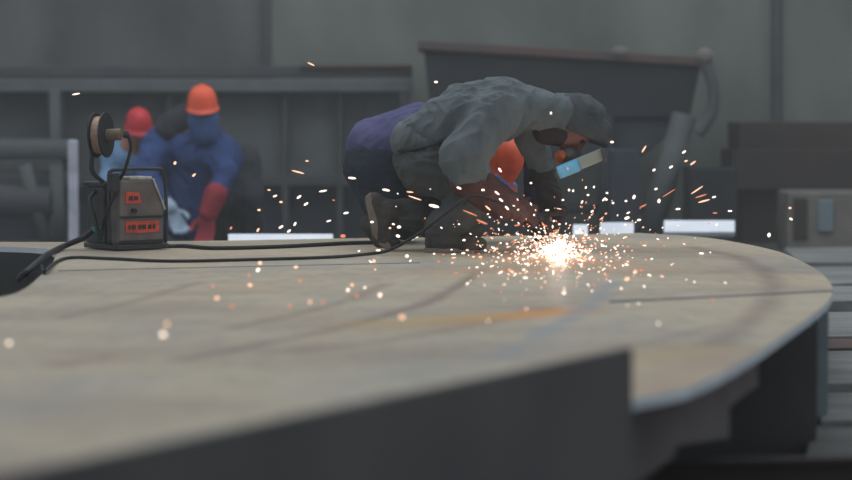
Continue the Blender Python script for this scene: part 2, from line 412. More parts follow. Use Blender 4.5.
# foreground upstanding plate
fa = W(625, 347, 5.3); fb = Vector((-.62, 3.44, fa.z)); dr = (fb-fa).normalized(); fe = fa+dr*2.9
fp = empty('steel_plate', ((fa.x+fe.x)/2, (fa.y+fe.y)/2, 0), 'dark blue-grey steel plate standing upright along the near edge of the platform', 'plate')
nrm = Vector((-dr.y, dr.x, 0)); nrm = nrm if nrm.y < 0 else -nrm
vprism('plate_body', [fa, fe, Vector((fe.x, fe.y, 0)), Vector((fa.x, fa.y, 0))], nrm, .02, M_webf, fp, bevel=.002)
fl = fa+nrm*.01
vprism('bottom_flange', [Vector((fa.x, fa.y, 0.0))+nrm*.02, Vector((fe.x, fe.y, 0))+nrm*.02, Vector((fe.x, fe.y, 0))+nrm*.12, Vector((fa.x, fa.y, 0))+nrm*.12], (0, 0, 1), .02, M_webf, fp)
# rusty beam across lower right
b0 = W(560, 466, 6.55); b1 = W(1000, 466, 6.75)
bmr = empty('steel_beam', ((b0.x+b1.x)/2, 6.7, 0), 'dark brown steel beam lying on the floor in front of the platform legs', 'beam')
vv = (b1-b0); vv.z = 0; ang = math.atan2(vv.y, vv.x); cc = (b0+b1)/2
box('top_flange', (cc.x, cc.y+.06, b0.z-.008), (vv.length, .08, .016), M_brn, bmr, rz=ang)
box('web', (cc.x, cc.y+.06, b0.z/2), (vv.length, .014, b0.z-.016), M_brn, bmr, rz=ang)
box('bottom_flange', (cc.x, cc.y+.06, .008), (vv.length, .08, .016), M_brn, bmr, rz=ang)

# slabs on floor at right
SL = [((784,248),(870,246),(880,262),(800,262),.10,'pale grey steel slab lying on the floor, the one nearest the back wall','slab'),
      ((800,267),(875,266),(885,282),(822,284),.09,'pale grey slab just beyond the platform tip, second from the back wall','slab'),
      ((828,286),(885,285),(895,299),(828,301),.09,'pale grey slab beside the rounded platform tip, before a dark gap','slab'),
      ((826,312),(895,311),(900,335),(826,336),.08,'grey slab between the dark gap and the rusty strip','slab'),
      ((826,351),(905,350),(910,382),(824,383),.07,'broad grey slab just in front of the rusty strip','slab'),
      ((822,393),(915,391),(920,418),(820,420),.06,'rough grey slab beside the foot of the blue-grey platform leg','slab'),
      ((812,426),(925,424),(930,452),(806,455),.05,'grey slab nearest the brown floor beam','slab')]
for a, b, c, d, z, lab, cat in SL:
    q = [onz(*p, z) for p in (a, b, c, d)]
    o = prism('steel_slab', q, 0.0, z, M_slab, bevel=.006); tag(o, lab, cat, 'steel slabs on the floor')
q = [onz(*p, .07) for p in ((822,339),(900,338),(902,347),(822,348))]
tag(prism('rusty_strip', q, 0, .07, M_rust, bevel=.004), 'rusty red-brown steel bar lying between the grey slabs', 'bar')

# ------------------------------------------------------------------ background
def bgthing(name, label, cat, px, Y, group=None): return empty(name, (W(px, 110, Y).x, Y, 0), label, cat, group)
# left crane-rail gallery
t = bgthing('steel_gallery', 'long grey steel rail frame with a rusty ledge, standing before the back wall at left', 'frame', 200, 20.0)
pbox('ledge_beam', -60, 66, 412, 77, 20.2, .5, M_beamd, t)
pbox('rusty_flange', 300, 64, 412, 68, 20.15, .5, M_rust, t)
pbox('rail_beam', -60, 79, 412, 92, 20.0, .25, M_beam, t)
for x in (55, 412-6): pbox('post', x-5, 90, x+5, 200, 19.95, .2, M_beam if x < 100 else M_beamd, t, zmin=0)
for x in (170, 285, 340): pbox('thin_post', x-3, 90, x+3, 200, 20.1, .12, M_beamd, t, zmin=0)
for a, b in ((-60, 48), (62, 167), (173, 282), (288, 337), (343, 400)):
    pbox('infill_panel', a, 92, b, 176, 20.25, .04, M_beam if a > 100 else M_mch, t)
pbox('lower_rail', -60, 176, 412, 186, 20.1, .15, M_beamd, t)
pbox('dark_infill', -60, 186, 400, 236, 20.3, .04, M_hopb, t, zmin=0)
# left machine
t = bgthing('lathe_bed', 'low grey machine with rounded tubes and splayed legs at the far left', 'machine', 15, 19.2)
bm = bmesh.new(); add_cyl(bm, W(-70,150,19.1), W(76,152,19.1), .1, 20); bmobj('roller', bm, M_mch, t, smooth=False, bevel=.02)
pbox('bed', -70, 160, 62, 172, 19.0, .5, M_beamd, t)
bm = bmesh.new(); add_cyl(bm, W(-70,200,19.0), W(52,202,19.0), .13, 20); bmobj('drum', bm, M_beamd, t, bevel=.02)
for x0, x1 in ((24, 48), (-40, -30), (56, 60)):
    a = W(x0, 165, 18.95); b = onz(x1, 250, 0); b = Vector((W(x1, 240, 18.95).x, 18.95, 0))
    bm = bmesh.new(); add_tube(bm, [a, b], .055, 12, False); bmobj('leg', bm, M_mch, t, smooth=True)
o = pbox('pale_post', 68, 140, 77, 205, 17.0, .07, M_pole, None, zmin=0); tag(o, 'pale grey standing post left of the wire feeder, behind the platform', 'post')
# hopper
t = bgthing('steel_hopper', 'wide dark steel hopper with a rusty brown rim, at the back wall', 'hopper', 560, 19.5)
def hop(y0, y1, xa0, xa1, xb0, xb1, Y0, dep, m, name):
    A = W(xa0, y0, Y0); B = W(xa1, y0, Y0); c = W(xb1, y1, Y0); d = W(xb0, y1, Y0)
    vprism(name, [A, B, c, d], (0, 1, 0), dep, m, t, bevel=.02)
A = W(418, 40, 19.1); B = W(704, 57, 19.1); h_ = Vector((0, 0, -.075))
vprism('rim', [A, B, B+h_, A+h_], (0, 1, 0), 1.2, M_rust, t, bevel=.01)
A2 = A+h_; B2 = B+h_
vprism('upper_body', [A2+Vector((.05,.05,0)), B2+Vector((-.02,.05,0)), W(690,118,19.15), W(432,122,19.15)], (0, 1, 0), 1.1, M_hop, t, bevel=.02)
vprism('lower_body', [W(432,122,19.2), W(690,118,19.2), W(640,158,19.2), W(470,160,19.2)], (0, 1, 0), 1.0, M_hopb, t, bevel=.02)
bm = bmesh.new(); bmesh.ops.create_uvsphere(bm, u_segments=16, v_segments=10, radius=.075, matrix=Matrix.Translation(W(705,57,19.0))); bmobj('corner_knob', bm, M_beige, t, smooth=True)
bm = bmesh.new(); bmesh.ops.create_uvsphere(bm, u_segments=16, v_segments=10, radius=.045, matrix=Matrix.Translation(W(620,52,19.0)) @ Matrix.Diagonal((1.6,1,1,1))); bmobj('lifting_lug', bm, M_beige, t, smooth=True)
for pts, m in (([(703,60),(713,85),(712,112),(698,135)], M_mch),): tube('curved_pipe', [W(x, y, 19.0) for x, y in pts], .05, m, t)
for x0, x1 in ((684, 645), (606, 604), (470, 452), (540, 540)):
    a = W(x0, 116, 19.1); b = W(x1, 200, 18.9); b.z = 0
    bm = bmesh.new(); add_tube(bm, [a, b], .10 if x0 == 684 else .06, 12, False); bmobj('leg', bm, M_mch if x0 == 684 else M_hop, t, smooth=True)
pbox('cross_brace', 452, 205, 655, 214, 19.0, .08, M_hop, t)
o = pbox('storage_bin', 690, 168, 738, 205, 18.6, .5, M_hop, None, zmin=0); tag(o, 'dark steel bin on the floor between hopper leg and brown block', 'bin')
o = pbox('cabinet', 612, 150, 640, 200, 18.2, .4, M_hopb, None, zmin=0); tag(o, 'dark blue-grey cabinet beneath the hopper, just beyond the sparks', 'cabinet')
o = cyl('wall_pipe', W(777,190,20.8), W(777,-60,20.8), .055, M_beamd); tag(o, 'dark vertical pipe running up the back wall at right', 'pipe')
# right block
t = bgthing('steel_block', 'dark brown steel machine base against the back wall at right', 'machine base', 800, 20.0)
pbox('upper_housing', 738, 122, 900, 152, 19.9, .7, M_brn, t); pbox('lower_housing', 733, 150, 900, 190, 19.7, .8, M_brn, t)
pbox('plinth', 742, 190, 900, 240, 19.9, .6, M_brn, t, zmin=0)
t = bgthing('control_cabinet', 'low beige box with a blue-grey window, in front of the brown machine base', 'cabinet', 830, 18.6)
pbox('housing', 788, 192, 900, 236, 18.6, .6, M_beige, t, zmin=0, bevel=.02); pbox('window', 818, 200, 834, 232, 18.57, .03, M_bwin, t)
pbox('door_panel', 793, 198, 808, 240, 18.58, .02, M_brn, t)
# white bars behind the deck
def bar(x0, y0, x1, y1, Y, lab):
    t = bgthing('white_bar', lab, 'bar', (x0+x1)/2, Y, 'white painted bars behind the platform')
    a, b, c, d = W(x0, y1, Y), W(x1, y1, Y), W(x1, y0, Y+.09), W(x0, y0, Y+.09)
    vprism('sloped_bar', [a, b, c, d], (0, .7, -.7), .05, M_white, t, bevel=.006)
    zb = a.z
    for k in (.12, .88):
        xx = x0+(x1-x0)*k; e = W(xx, y1, Y); box('support_block', (e.x, Y+.06, (zb-.03)/2), (.04, .08, zb-.03), M_beamd, t)
bar(228, 233.5, 333, 246, 14.2, 'long white bar behind the platform, between blue-clad man and violet-clad worker')
bar(573, 224, 588, 238, 14.6, 'shortest white bar, just right of the sparks')
bar(600, 222, 634, 238, 14.8, 'middle white bar behind the platform, left of the hopper leg')
bar(664, 220, 735, 232, 15.6, 'white bar at the rounded end of the platform, right of the hopper leg')

# ------------------------------------------------------------------ wire feeder
fc = D(120, 251.5); Yf = fc.y+.16
feed = empty('wire_feeder', (fc.x, Yf, DECK), 'dark wire-feed welding unit with orange labels and a wire spool on top', 'welding machine')
R1 = Matrix.Rotation(math.radians(-38), 3, 'Z') # panel normal turned to the left-front
ux = Vector((math.cos(math.radians(38)), math.sin(math.radians(38)), 0)); uy = Vector((-ux.y, ux.x, 0))
Rf = Matrix((ux, uy, Vector((0, 0, 1)))).transposed()
def FL(a, b, z): return Vector((fc.x, fc.y+.02, DECK))+ux*a*.93+uy*b*1.06+Vector((0, 0, z))   # a along panel, b along the side, corner at 0
def fbox(name, a0, a1, b0, b1, z0, z1, m, p=feed, bev=.006):
    return box(name, FL((a0+a1)/2, (b0+b1)/2, (z0+z1)/2), (a1-a0, b1-b0, z1-z0), m, p, rot=Rf, bevel=bev)
fbox('base_tray', -.015, .275, -.015, .30, .005, .03, M_machd)
# main housing with sloped shoulder
def housing():
    prof = [(0, .03), (.255, .03), (.255, .20), (.19, .335), (0, .335)]
    bm = bmesh.new(); A = [bm.verts.new(FL(a, 0, z)) for a, z in prof]; B = [bm.verts.new(FL(a, .12, z)) for a, z in prof]
    bm.faces.new(A); bm.faces.new(B)
    for i in range(5): bm.faces.new((A[i], A[(i+1)%5], B[(i+1)%5], B[i]))
    return bmobj('housing', bm, M_machg, feed, bevel=.008)
housing()
fbox('side_housing', .0, .25, .125, .29, .03, .30, M_machd)
fbox('top_shelf', -.01, .24, .10, .31, .305, .325, M_machd)
for k in range(6): fbox('louvre', -.008, .0, .15, .28, .07+k*.035, .085+k*.035, M_blk, bev=.001)
fbox('lower_panel_frame', .0, .24, -.008, 0, .035, .05, M_blk, bev=.002); fbox('mid_strip', .0, .24, -.008, 0, .155, .165, M_blk, bev=.002)
def patch(name, a0, a1, z0, z1, cut=0):
    bm = bmesh.new(); pr = [FL(a0, -.002, z0), FL(a1, -.002, z0), FL(a1-cut, -.002, z1), FL(a0, -.002, z1)]
    A = [bm.verts.new(p) for p in pr]; B = [bm.verts.new(p-uy*.003) for p in pr]
    bm.faces.new(A); bm.faces.new(B)
    for i in range(4): bm.faces.new((A[i], A[(i+1)%4], B[(i+1)%4], B[i]))
    return bmobj(name, bm, M_orl, feed)
o = patch('label', .03, .125, .225, .28, .02); tag(o, 'upper small orange label')
o = patch('label', .03, .225, .085, .14); tag(o, 'lower wide orange label')
bm = bmesh.new()
for a, w in ((.05, .012), (.075, .02), (.11, .016), (.135, .022), (.17, .018), (.195, .014)): add_box(bm, FL(a, -.0065, .112), (w, .002, .022), Rf)
bmobj('label_lettering', bm, M_machd, feed)
bm = bmesh.new()
for a, w in ((.06, .02), (.09, .022)): add_box(bm, FL(a, -.0065, .25), (w, .002, .02), Rf)
bmobj('label_lettering', bm, M_machd, feed)
cyl('knob', FL(.075, -.02, .19), FL(.075, .0, .19), .012, M_blk, feed)
vprism('shoulder_cover', [FL(.262, -.004, .19), FL(.262, .124, .19), FL(.192, .124, .338), FL(.192, -.004, .338)], ux*.9+Vector((0,0,.45)), .008, M_machl, feed)
fbox('top_cover', .06, .19, .0, .12, .335, .352, M_machl)
hp = [FL(-.03, .05, .03), FL(-.03, .05, .34), FL(-.02, .05, .375), FL(.02, .05, .385), FL(.25, .05, .385), FL(.29, .05, .37), FL(.305, .05, .30), FL(.305, .05, .05), FL(.27, .05, .015)]
tube('roll_bar', hp, .009, M_machd, feed)
# spool
sc_ = W(101, 135, fc.y+.05); ax = Vector((.975, -.22, .03)).normalized()
sp = empty('x', (0, 0, 0), None, None); bpy.data.objects.remove(sp)
cyl('spool_wire', sc_-ax*.022, sc_+ax*.022, .088, M_wire, feed, 40)
f1 = cyl('spool_flange', sc_-ax*.030, sc_-ax*.022, .108, M_blk, feed, 40); f2 = cyl('spool_flange', sc_+ax*.022, sc_+ax*.030, .108, M_blk, feed, 40)
cyl('spool_hub', sc_+ax*.030, sc_+ax*.10, .028, M_hub, feed, 24); cyl('spool_axle', sc_-ax*.065, sc_-ax*.03, .01, M_blk, feed, 12)
cyl('spool_nut', sc_+ax*.115, sc_+ax*.135, .02, M_machd, feed, 6)
tube('spool_arm', [FL(.0, .14, .32), sc_+Vector((-.0, 0, -.17))-ax*.045, sc_-ax*.045+Vector((0,0,-.08)), sc_-ax*.045], .011, M_machd, feed)
tube('wire_conduit', [sc_+ax*.13+Vector((0,0,.01)), sc_+ax*.15+Vector((0,-.01,-.06)), sc_+ax*.12+Vector((0,-.02,-.17)), FL(.02, .03, .34), FL(-.03,.02,.25), FL(-.05, .06, .16), FL(-.04,.1,.10)], .008, M_blk, feed)
fbox('latch', -.045, -.0, .0, .05, .28, .37, M_machd)
tube('gas_hose', [FL(-.01,.2,.28), FL(-.06,.18,.24), FL(-.07,.12,.15), FL(-.05,.1,.05)], .009, M_blk, feed)
cyl('cable_socket', FL(-.05, .17, .09), FL(.0, .17, .09), .022, M_green, feed, 16)

# cables
def cable(pts, r, label, name='cable'):
    o = tube(name, pts, r, M_blk, seg=10); tag(o, label, 'cable'); return o
sock = FL(-.05, .17, .09)
cable([sock+Vector((-.002,0,0)), sock+Vector((-.05,-.02,-.035)), D(62,247,.016), D(45,256,.016), D(38,262,.016), Vector((D(34,262).x, D(34,268).y-.0, DECK-.05)), D(26,280,-.2), Vector((D(24,285).x, D(24,285).y, .03))], .014, 'thick black cable from the feeder socket down into the platform cut-out')
torch_tip = D(556, 249, .03)
cable([Vector((D(30,270).x, D(45,272).y-.1, .06)), D(40,272,-.12), D(44,272,.010), D(56,262,.008), D(72,257.5,.008), D(110,258.5,.008), D(170,261,.008), D(250,259.5,.008), D(330,257,.008), D(372,253.5,.008), W(392,249,10.88), W(420,233,10.82), W(448,212,10.78), W(472,196,10.78), W(500,203,10.80), W(524,214,10.86)], .0075, 'thin black cable running across the plate and up the leg of the kneeling worker')
cable([FL(.27,.1,.05), FL(.33,.08,.012)+Vector((0,0,.0)), D(185,246,.010), D(215,248,.010), D(280,246.5,.010), D(350,243,.010), D(400,242,.010)], .010, 'black cable from the back of the feeder towards the violet-clad worker')

# ------------------------------------------------------------------ people helpers
def hand(sdf, w, d, n, side, s=1.0, curl=(35, 45, 30), r=.0105, k=.006, spread=.02):
    d = Vector(d).normalized(); n = Vector(n); n = (n-d*n.dot(d)).normalized(); l = d.cross(n)*side   # l points to thumb side
    w = Vector(w)
    for i in range(4):
        o = (.032-.0215*i)*s
        sdf.cap(w+l*o*.55, w+d*.085*s+l*o, .017*s, .0135*s, k=.012)
    L4 = (.92, 1.0, .95, .76)
    for i in range(4):
        o = (.032-.0215*i)*s; p = w+d*.088*s+l*o*1.05; a = 0
        for j, sl in enumerate((.043, .028, .022)):
            a += math.radians(curl[j]); dd = d*math.cos(a)+n*math.sin(a)+l*spread*(1.5-i)
            q = p+dd.normalized()*sl*s*L4[i]; rr = (r-.0008*j)*s
            sdf.cap(p, q, rr, rr*.95, k=.003 if j else k); p = q
    p = w+d*.025*s+l*.03*s; q = p+(d*.6+l*.65+n*.35).normalized()*.042*s; sdf.cap(p, q, .015*s, .013*s, k=.01)
    p, q = q, q+(d*.75+l*.1+n*.7).normalized()*.034*s; sdf.cap(p, q, .013*s, .0115*s, k=.004)
    p, q = q, q+(d*.5-l*.3+n*.8).normalized()*.026*s; sdf.cap(p, q, .0115*s, .0095*s, k=.004)
def frame(up, fwd):
    up = Vector(up).normalized(); f = Vector(fwd); f = (f-up*f.dot(up)).normalized(); r = f.cross(up)
    return Matrix((r, f, up)).transposed()
def hard_hat(c, up, fwd, m, parent, s=1.0, name='hard_hat'):
    Rm = frame(up, fwd); bm = bmesh.new(); nu, nv = 32, 10; rows = []
    def pt(x, y, z): return bm.verts.new(Vector(c)+Rm @ Vector((x, y, z))*s)
    prof = [(1.0, 0), (.995, .02), (.97, .045), (.90, .085), (.78, .115), (.60, .138), (.40, .150), (.2, .156)]
    ring = []
    for rr, z in [(1.10, -.012), (1.08, -.004)]+prof:
        row = []
        for k in range(nu):
            a = 2*math.pi*k/nu; cx, cy = math.cos(a), math.sin(a); ext = 1
            if rr > 1: ext = 1+.22*max(0, cy)**2
            zz = z+(.008*math.exp(-(cx*rr/.12)**2) if z > .04 else 0)
            row.append(pt(.108*rr*cx*ext, .132*rr*cy*ext, zz))
        rows.append(row)
    for a, b in zip(rows[:-1], rows[1:]):
        for k in range(nu): bm.faces.new((a[k], a[(k+1)%nu], b[(k+1)%nu], b[k]))
    t = pt(0, 0, .166)
    for k in range(nu): bm.faces.new((rows[-1][k], rows[-1][(k+1)%nu], t))
    o = bmobj(name, bm, m, parent, smooth=True)
    md = o.modifiers.new('solid', 'SOLIDIFY'); md.thickness = .004; md.offset = -1
    return o
def head_prims(sdf, c, up, fwd, neck_to, s=1.0):
    Rm = frame(up, fwd); P = lambda x, y, z: Vector(c)+Rm @ Vector((x, y, z))*s
    sdf.ell(P(0, -.012, .02), (.076*s, .096*s, .092*s), Rm, k=.03)      # cranium
    sdf.ell(P(0, .028, -.045), (.056*s, .066*s, .075*s), Rm, k=.03)     # jaw and cheeks
    sdf.cap(P(0, .082, .008), P(0, .108, -.032), .009*s, .014*s, k=.008)  # nose
    sdf.cap(P(-.035, .082, .022), P(.035, .082, .022), .010*s, .010*s, k=.012)   # brow
    sdf.cap(P(-.018, .09, -.06), P(.018, .09, -.06), .008*s, .008*s, k=.006)     # lips
    sdf.ell(P(0, .078, -.09), (.02*s, .018*s, .018*s), Rm, k=.015)        # chin
    for sx in (-1, 1): sdf.ell(P(sx*.077, -.005, -.01), (.010*s, .020*s, .032*s), Rm, k=.006)
    sdf.cap(P(0, -.02, -.06), neck_to, .056*s, .062*s, k=.03)
    return P, Rm
def eyes(P, parent):
    for sx in (-1, 1):
        bm = bmesh.new(); bmesh.ops.create_uvsphere(bm, u_segments=12, v_segments=8, radius=.012, matrix=Matrix.Translation(P(sx*.031, .078, .0)))
        bmobj('eye', bm, M_eye, parent, smooth=True)

# ------------------------------------------------------------------ MAIN WELDER
Y0 = 11.28
def J(px, py, dy=0): return W(px, py, Y0+dy)
man = empty('person', (J(440,250).x, Y0, DECK), 'person in grey hooded work clothes and clear visor, crouching and welding amid the sparks', 'person')
hipN, hipF = J(430,163,-.09), J(430,163,.10)
kneeN, ankN = J(484,192,-.20), J(441,234,-.17)           # near leg: foot flat, knee raised under the arms
kneeF, ankF = J(462,236,.12), J(384,216,.02)             # far leg: knee down, toes bent on the plate
ankF = J(386,214,-.03)
pel, mid, chest, neck = J(430,158), J(466,120), J(512,110), J(548,116)
shN, elN, wrN = J(496,116,-.20), J(460,172,-.30), J(519,212,-.17)
shF, elF, wrF = J(522,114,.15), J(541,170,.22), J(558,212,.06)
hc = J(576,127)
hup = Vector((.90, 0, .36)); hfw = Vector((.38, -.16, -.90))
body = Sdf()
body.cap(pel, mid, .12, .12, 1.25, .06).cap(mid, chest, .12, .10, 1.35, .06).cap(chest, neck, .09, .055, 1.2, .06)
for h, k, a in ((hipN, kneeN, ankN), (hipF, kneeF, ankF)): body.cap(h, k, .075, .052, k=.04).cap(k, a, .05, .036, k=.02)
for s_, e, w in ((shN, elN, wrN), (shF, elF, wrF)): body.cap(s_, e, .050, .036, k=.02).cap(e, w, .034, .024, k=.008)
PM, RM = head_prims(body, hc, hup, hfw, neck)
solid('body', body, .008, M_skin, man)
eyes(PM, man)
# jacket
ja = Sdf()
ja.cap(J(440,132), J(466,120), .122, .155, 1.2, .06).cap(J(466,120), J(500,109), .155, .134, 1.35, .06).cap(J(500,109), J(536,110), .134, .098, 1.45, .06).cap(J(536,110), J(566,115), .098, .088, 1.15, .04)
ja.cap(J(416,136), J(440,128), .090, .115, 1.5, .06)
ja.cap(J(494,116,-.17), J(462,156,-.29), .112, .106, k=.035)
ja.cap(J(462,156,-.29), J(470,174,-.29), .106, .090, k=.02)
ja.cap(J(524,116,.17), J(541,168,.22), .075, .058, k=.04)
solid('jacket', ja, .0062, M_jacket, man, amp=.021, seed=11, freq=6.5, fd=(1.2, .9, .65))
# hem, and a black tube added for the crease shade under it
tube('hem_shade_band', [J(397,150,-.05), J(402,151,-.13), J(416,149,-.175), J(432,145,-.19), J(444,140,-.19)], .010, M_blk, man)
hm = Sdf(); hm.cap(J(409,140), J(436,148), .092, .105, 1.7, .02)
solid('jacket_hem', hm, .0062, M_jacket, man, amp=.012, seed=15, freq=10, fd=(1.4, 1, .7))
# hood / cap cloth
hd = Sdf()
hd.ell(hc+RM @ Vector((0, -.012, .03)), (.115, .135, .128), RM, k=.02)
hd.cap(J(566,113), J(574,120), .09, .10, 1.0, .03)
hd.cap(PM(-.04, .075, .105), PM(.04, .075, .105), .04, .04, k=.03).cap(PM(-.05, .13, .10), PM(.05, .13, .10), .014, .014, k=.03)
cutp = np.array(PM(0, .035, .0)); cutn = np.array((RM @ Vector((0, .72, -.69))).normalized())
solid('hood', hd, .006, M_hood, man, amp=.011, seed=21, freq=9, cut=lambda P: (P-cutp)@cutn-.012)
tube('hood_seam', [PM(-.118, -.03, .0), PM(-.095, -.02, .10), PM(0, 0, .158), PM(.095, -.02, .10), PM(.118, -.03, 0)], .004, M_hood, man)
# balaclava-like neck cloth
nk = Sdf(); nk.cap(J(548,130), J(562,134), .075, .06, 1.15, .03); solid('neck_cloth', nk, .007, M_leatherd, man, amp=.006, seed=5)
# respirator and visor
rp = Sdf(); rp.ell(PM(0, .125, -.080), (.048, .042, .052), RM).cap(PM(-.05, .115, -.08), PM(.05, .115, -.08), .030, .030, k=.02)
resp = solid('respirator', rp, .004, M_rub, man)
for sx in (-1, 1):
    a = PM(sx*.05, .105, -.11); bdir = RM @ Vector((sx*.55, .25, -.8)); o = cyl('filter_cartridge', a, a+bdir.normalized()*.03, .027, M_orangec, resp, 24); tag(o, 'orange filter cartridge')
tube('strap', [PM(-.085, .03, -.04), PM(-.06, .09, -.05), PM(0, .11, -.03)], .005, M_green, resp)
def visor():
    def vm(name, c):
        m = bpy.data.materials.new(name); m.use_nodes = True; b = m.node_tree.nodes['Principled BSDF']
        b.inputs['Base Color'].default_value = c; b.inputs['Roughness'].default_value = .22; b.inputs['Alpha'].default_value = .85; return m
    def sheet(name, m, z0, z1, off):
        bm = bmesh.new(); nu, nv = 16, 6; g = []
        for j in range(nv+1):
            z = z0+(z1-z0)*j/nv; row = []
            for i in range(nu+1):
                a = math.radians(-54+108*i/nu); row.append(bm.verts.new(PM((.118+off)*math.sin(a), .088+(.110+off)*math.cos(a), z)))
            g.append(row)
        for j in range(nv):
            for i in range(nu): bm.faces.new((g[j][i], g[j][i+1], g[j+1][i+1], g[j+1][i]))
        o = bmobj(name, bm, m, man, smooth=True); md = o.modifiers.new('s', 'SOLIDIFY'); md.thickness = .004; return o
    o = sheet('visor', vm('clear_visor', srgb(150,162,160)), .065, -.165, 0)
    q = sheet('arc_glow_tint', vm('visor_arc_glow', srgb(110,195,245)), -.055, -.164, .005); q.parent = o  # blue arc glow on the lower visor, painted as a tinted sheet
    tube('visor_rim', [PM(.115*math.sin(math.radians(a)), .088+.110*math.cos(math.radians(a)), .068) for a in range(-54, 55, 12)], .008, M_rub, o)
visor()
# trousers
tr = Sdf()
tr.cap(J(428,160), J(440,150), .160, .145, 1.15, .05)
tr.cap(J(430,166,-.08), J(482,192,-.19), .13, .09, k=.05).cap(J(482,192,-.19), J(444,228,-.17), .085, .082, k=.03)
tr.cap(J(444,228,-.17), J(442,238,-.17), .085, .075, k=.02)
tr.cap(J(430,168,.08), J(462,226,.12), .12, .088, k=.05).cap(J(462,230,.12), J(405,214,.0), .082, .072, k=.04)
solid('trousers', tr, .0075, M_trous, man, amp=.017, seed=31, freq=8, fd=(.8, .8, 1.3), cut=lambda P: DECK+.004-P[..., 2])
# boots
def boot(heel, ball, toe, ankle, shaft, sole_pts, name='boot'):
    b = Sdf(); b.cap(shaft, ankle, .056, .052, k=.02).cap(ankle, heel, .048, .040, k=.02).cap(heel, ball, .040, .042, k=.02).cap(ball, toe, .042, .034, k=.02).cap(ankle, ball, .045, .038, k=.03)
    o = solid(name, b, .006, M_boot, man, amp=.004, seed=9, cut=lambda P: DECK+.012-P[..., 2]); return o
b1 = boot(J(434,243,-.17), J(468,244,-.18), J(480,245,-.18), J(438,234,-.17), J(440,226,-.17), None)
tn = [(-.04, -.04), (.03, -.05), (.14, -.045), (.19, 0), (.18, .045), (.03, .045), (-.04, .04)]
c0 = J(434,247,-.17); prism('boot_sole', [(c0.x+a*1.15, c0.y+b*1.05) for a, b in tn], DECK, DECK+.022, M_sole, b1, bevel=.004)
b2 = boot(J(374,202,-.03), J(382,238,-.03), J(392,243,-.03), J(390,212,-.03), J(402,212,-.02), None)
sv = [J(365,197,-.03), J(371,192,-.03), J(380,230,-.03), J(392,246,-.03), J(388,251,-.03), J(379,244,-.03), J(372,232,-.03)]
o = vprism('boot_sole', [p+Vector((0, -.045, 0)) for p in sv], (0, 1, 0), .09, M_sole, b2, bevel=.008)
# gauntlets (long welding gloves)
gn = Sdf(); gn.cap(J(468,180,-.28), J(500,202,-.24), .088, .072, k=.04).cap(J(500,202,-.24), wrN, .072, .045, k=.03)
solid('gauntlet_sleeve', gn, .007, M_leather, man, amp=.013, seed=41, freq=12)
gf = Sdf(); gf.cap(J(541,174,.22), J(550,198,.14), .064, .056, k=.04).cap(J(550,200,.14), wrF, .056, .042, k=.03)
solid('gauntlet_sleeve', gf, .007, M_leatherd, man, amp=.01, seed=43, freq=12)
# torch
tch = empty('welding_torch', D(556,249), 'black welding torch with curved neck held low in the gloves at the sparks', 'welding torch')
hA, hB, hC_ = J(522,212,-.12), J(545,219,-.06), J(556,226,-.02)
tube('torch_handle', [hA, (hA+hB)/2+Vector((0,0,.006)), hB], .017, M_blk, tch, 14)
tube('torch_neck', [hB, J(552,222,-.04), hC_, D(558,244,.022)], .009, M_machl, tch, 12)
tp = D(558,244,.022); cyl('torch_nozzle', tp+Vector((-.004,.0,.035)), tp, .012, M_wire, tch, 16)
box('torch_trigger', (hA+hB)/2+Vector((.02,0,-.02)), (.03, .01, .01), M_machd, tch)
dN = (hB-hA).normalized(); wn = hA+Vector((-.02, -.035, .03))
hg = Sdf(); hand(hg, wn, dN+Vector((.1,.1,-.25)), Vector((.1, .9, -.5)), 1, 1.12, (40, 62, 45), r=.0125); hg.cap(wN := wrN, wn, .046, .03, k=.02)
solid('glove', hg, .0042, M_leather, man)
wf = J(562,212,.04); hg = Sdf(); hand(hg, wf, Vector((-.25, -.5, -.55)), Vector((-.5, -.2, .1)), -1, 1.12, (38, 58, 45), r=.0125); hg.cap(wrF, wf, .044, .03, k=.02)
solid('glove', hg, .0042, M_leatherd, man)

# ------------------------------------------------------------------ SECOND WORKER (behind)
Y1 = 11.95
def K(px, py, dy=0): return W(px, py, Y1+dy)
DK = DECK
p2 = empty('person', (K(400,240).x, Y1, DECK), 'person in violet shirt, navy trousers and orange helmet, kneeling behind the grey-clad welder', 'person')
bd = Sdf()
bd.cap(K(384,160), K(425,140), .12, .12, 1.2, .05).cap(K(425,140), K(470,140), .12, .11, 1.3, .05).cap(K(470,140), K(492,148), .08, .055, 1.1, .04)
P2, R2 = head_prims(bd, K(492,172,-.1), (.62, -.15, .70), (.55, -.3, -.65), K(482,150))
bd.cap(K(376,165,-.08), K(388,222,-.1), .075, .05, k=.03).cap(K(384,160,.1), K(402,222,.1), .075, .05, k=.03)
bd.cap(K(388,222,-.1), K(376,224,-.12), .05, .035, k=.02).cap(K(402,222,.1), K(374,222,.12), .05, .035, k=.02)
bd.cap(K(478,140,.2), K(534,150,.22), .05, .04, k=.03).cap(K(534,150,.22), K(540,200,.1), .04, .03, k=.02)
bd.cap(K(470,150,-.2), K(486,190,-.2), .05, .04, k=.03).cap(K(486,190,-.2), K(520,212,-.1), .04, .03, k=.02)
solid('body', bd, .010, M_skin, p2)
eyes(P2, p2)
s = Sdf(); s.cap(K(374,146), K(418,135), .14, .15, 1.3, .05).cap(K(420,134), K(470,140), .145, .12, 1.3, .05)
s.cap(K(470,150,-.18), K(486,190,-.2), .07, .06, k=.03).cap(K(486,190,-.2), K(514,208,-.12), .055, .045, k=.02)
s.cap(K(478,140,.2), K(530,150,.2), .08, .085, k=.03)
solid('shirt', s, .009, M_purple, p2, amp=.010, seed=51)
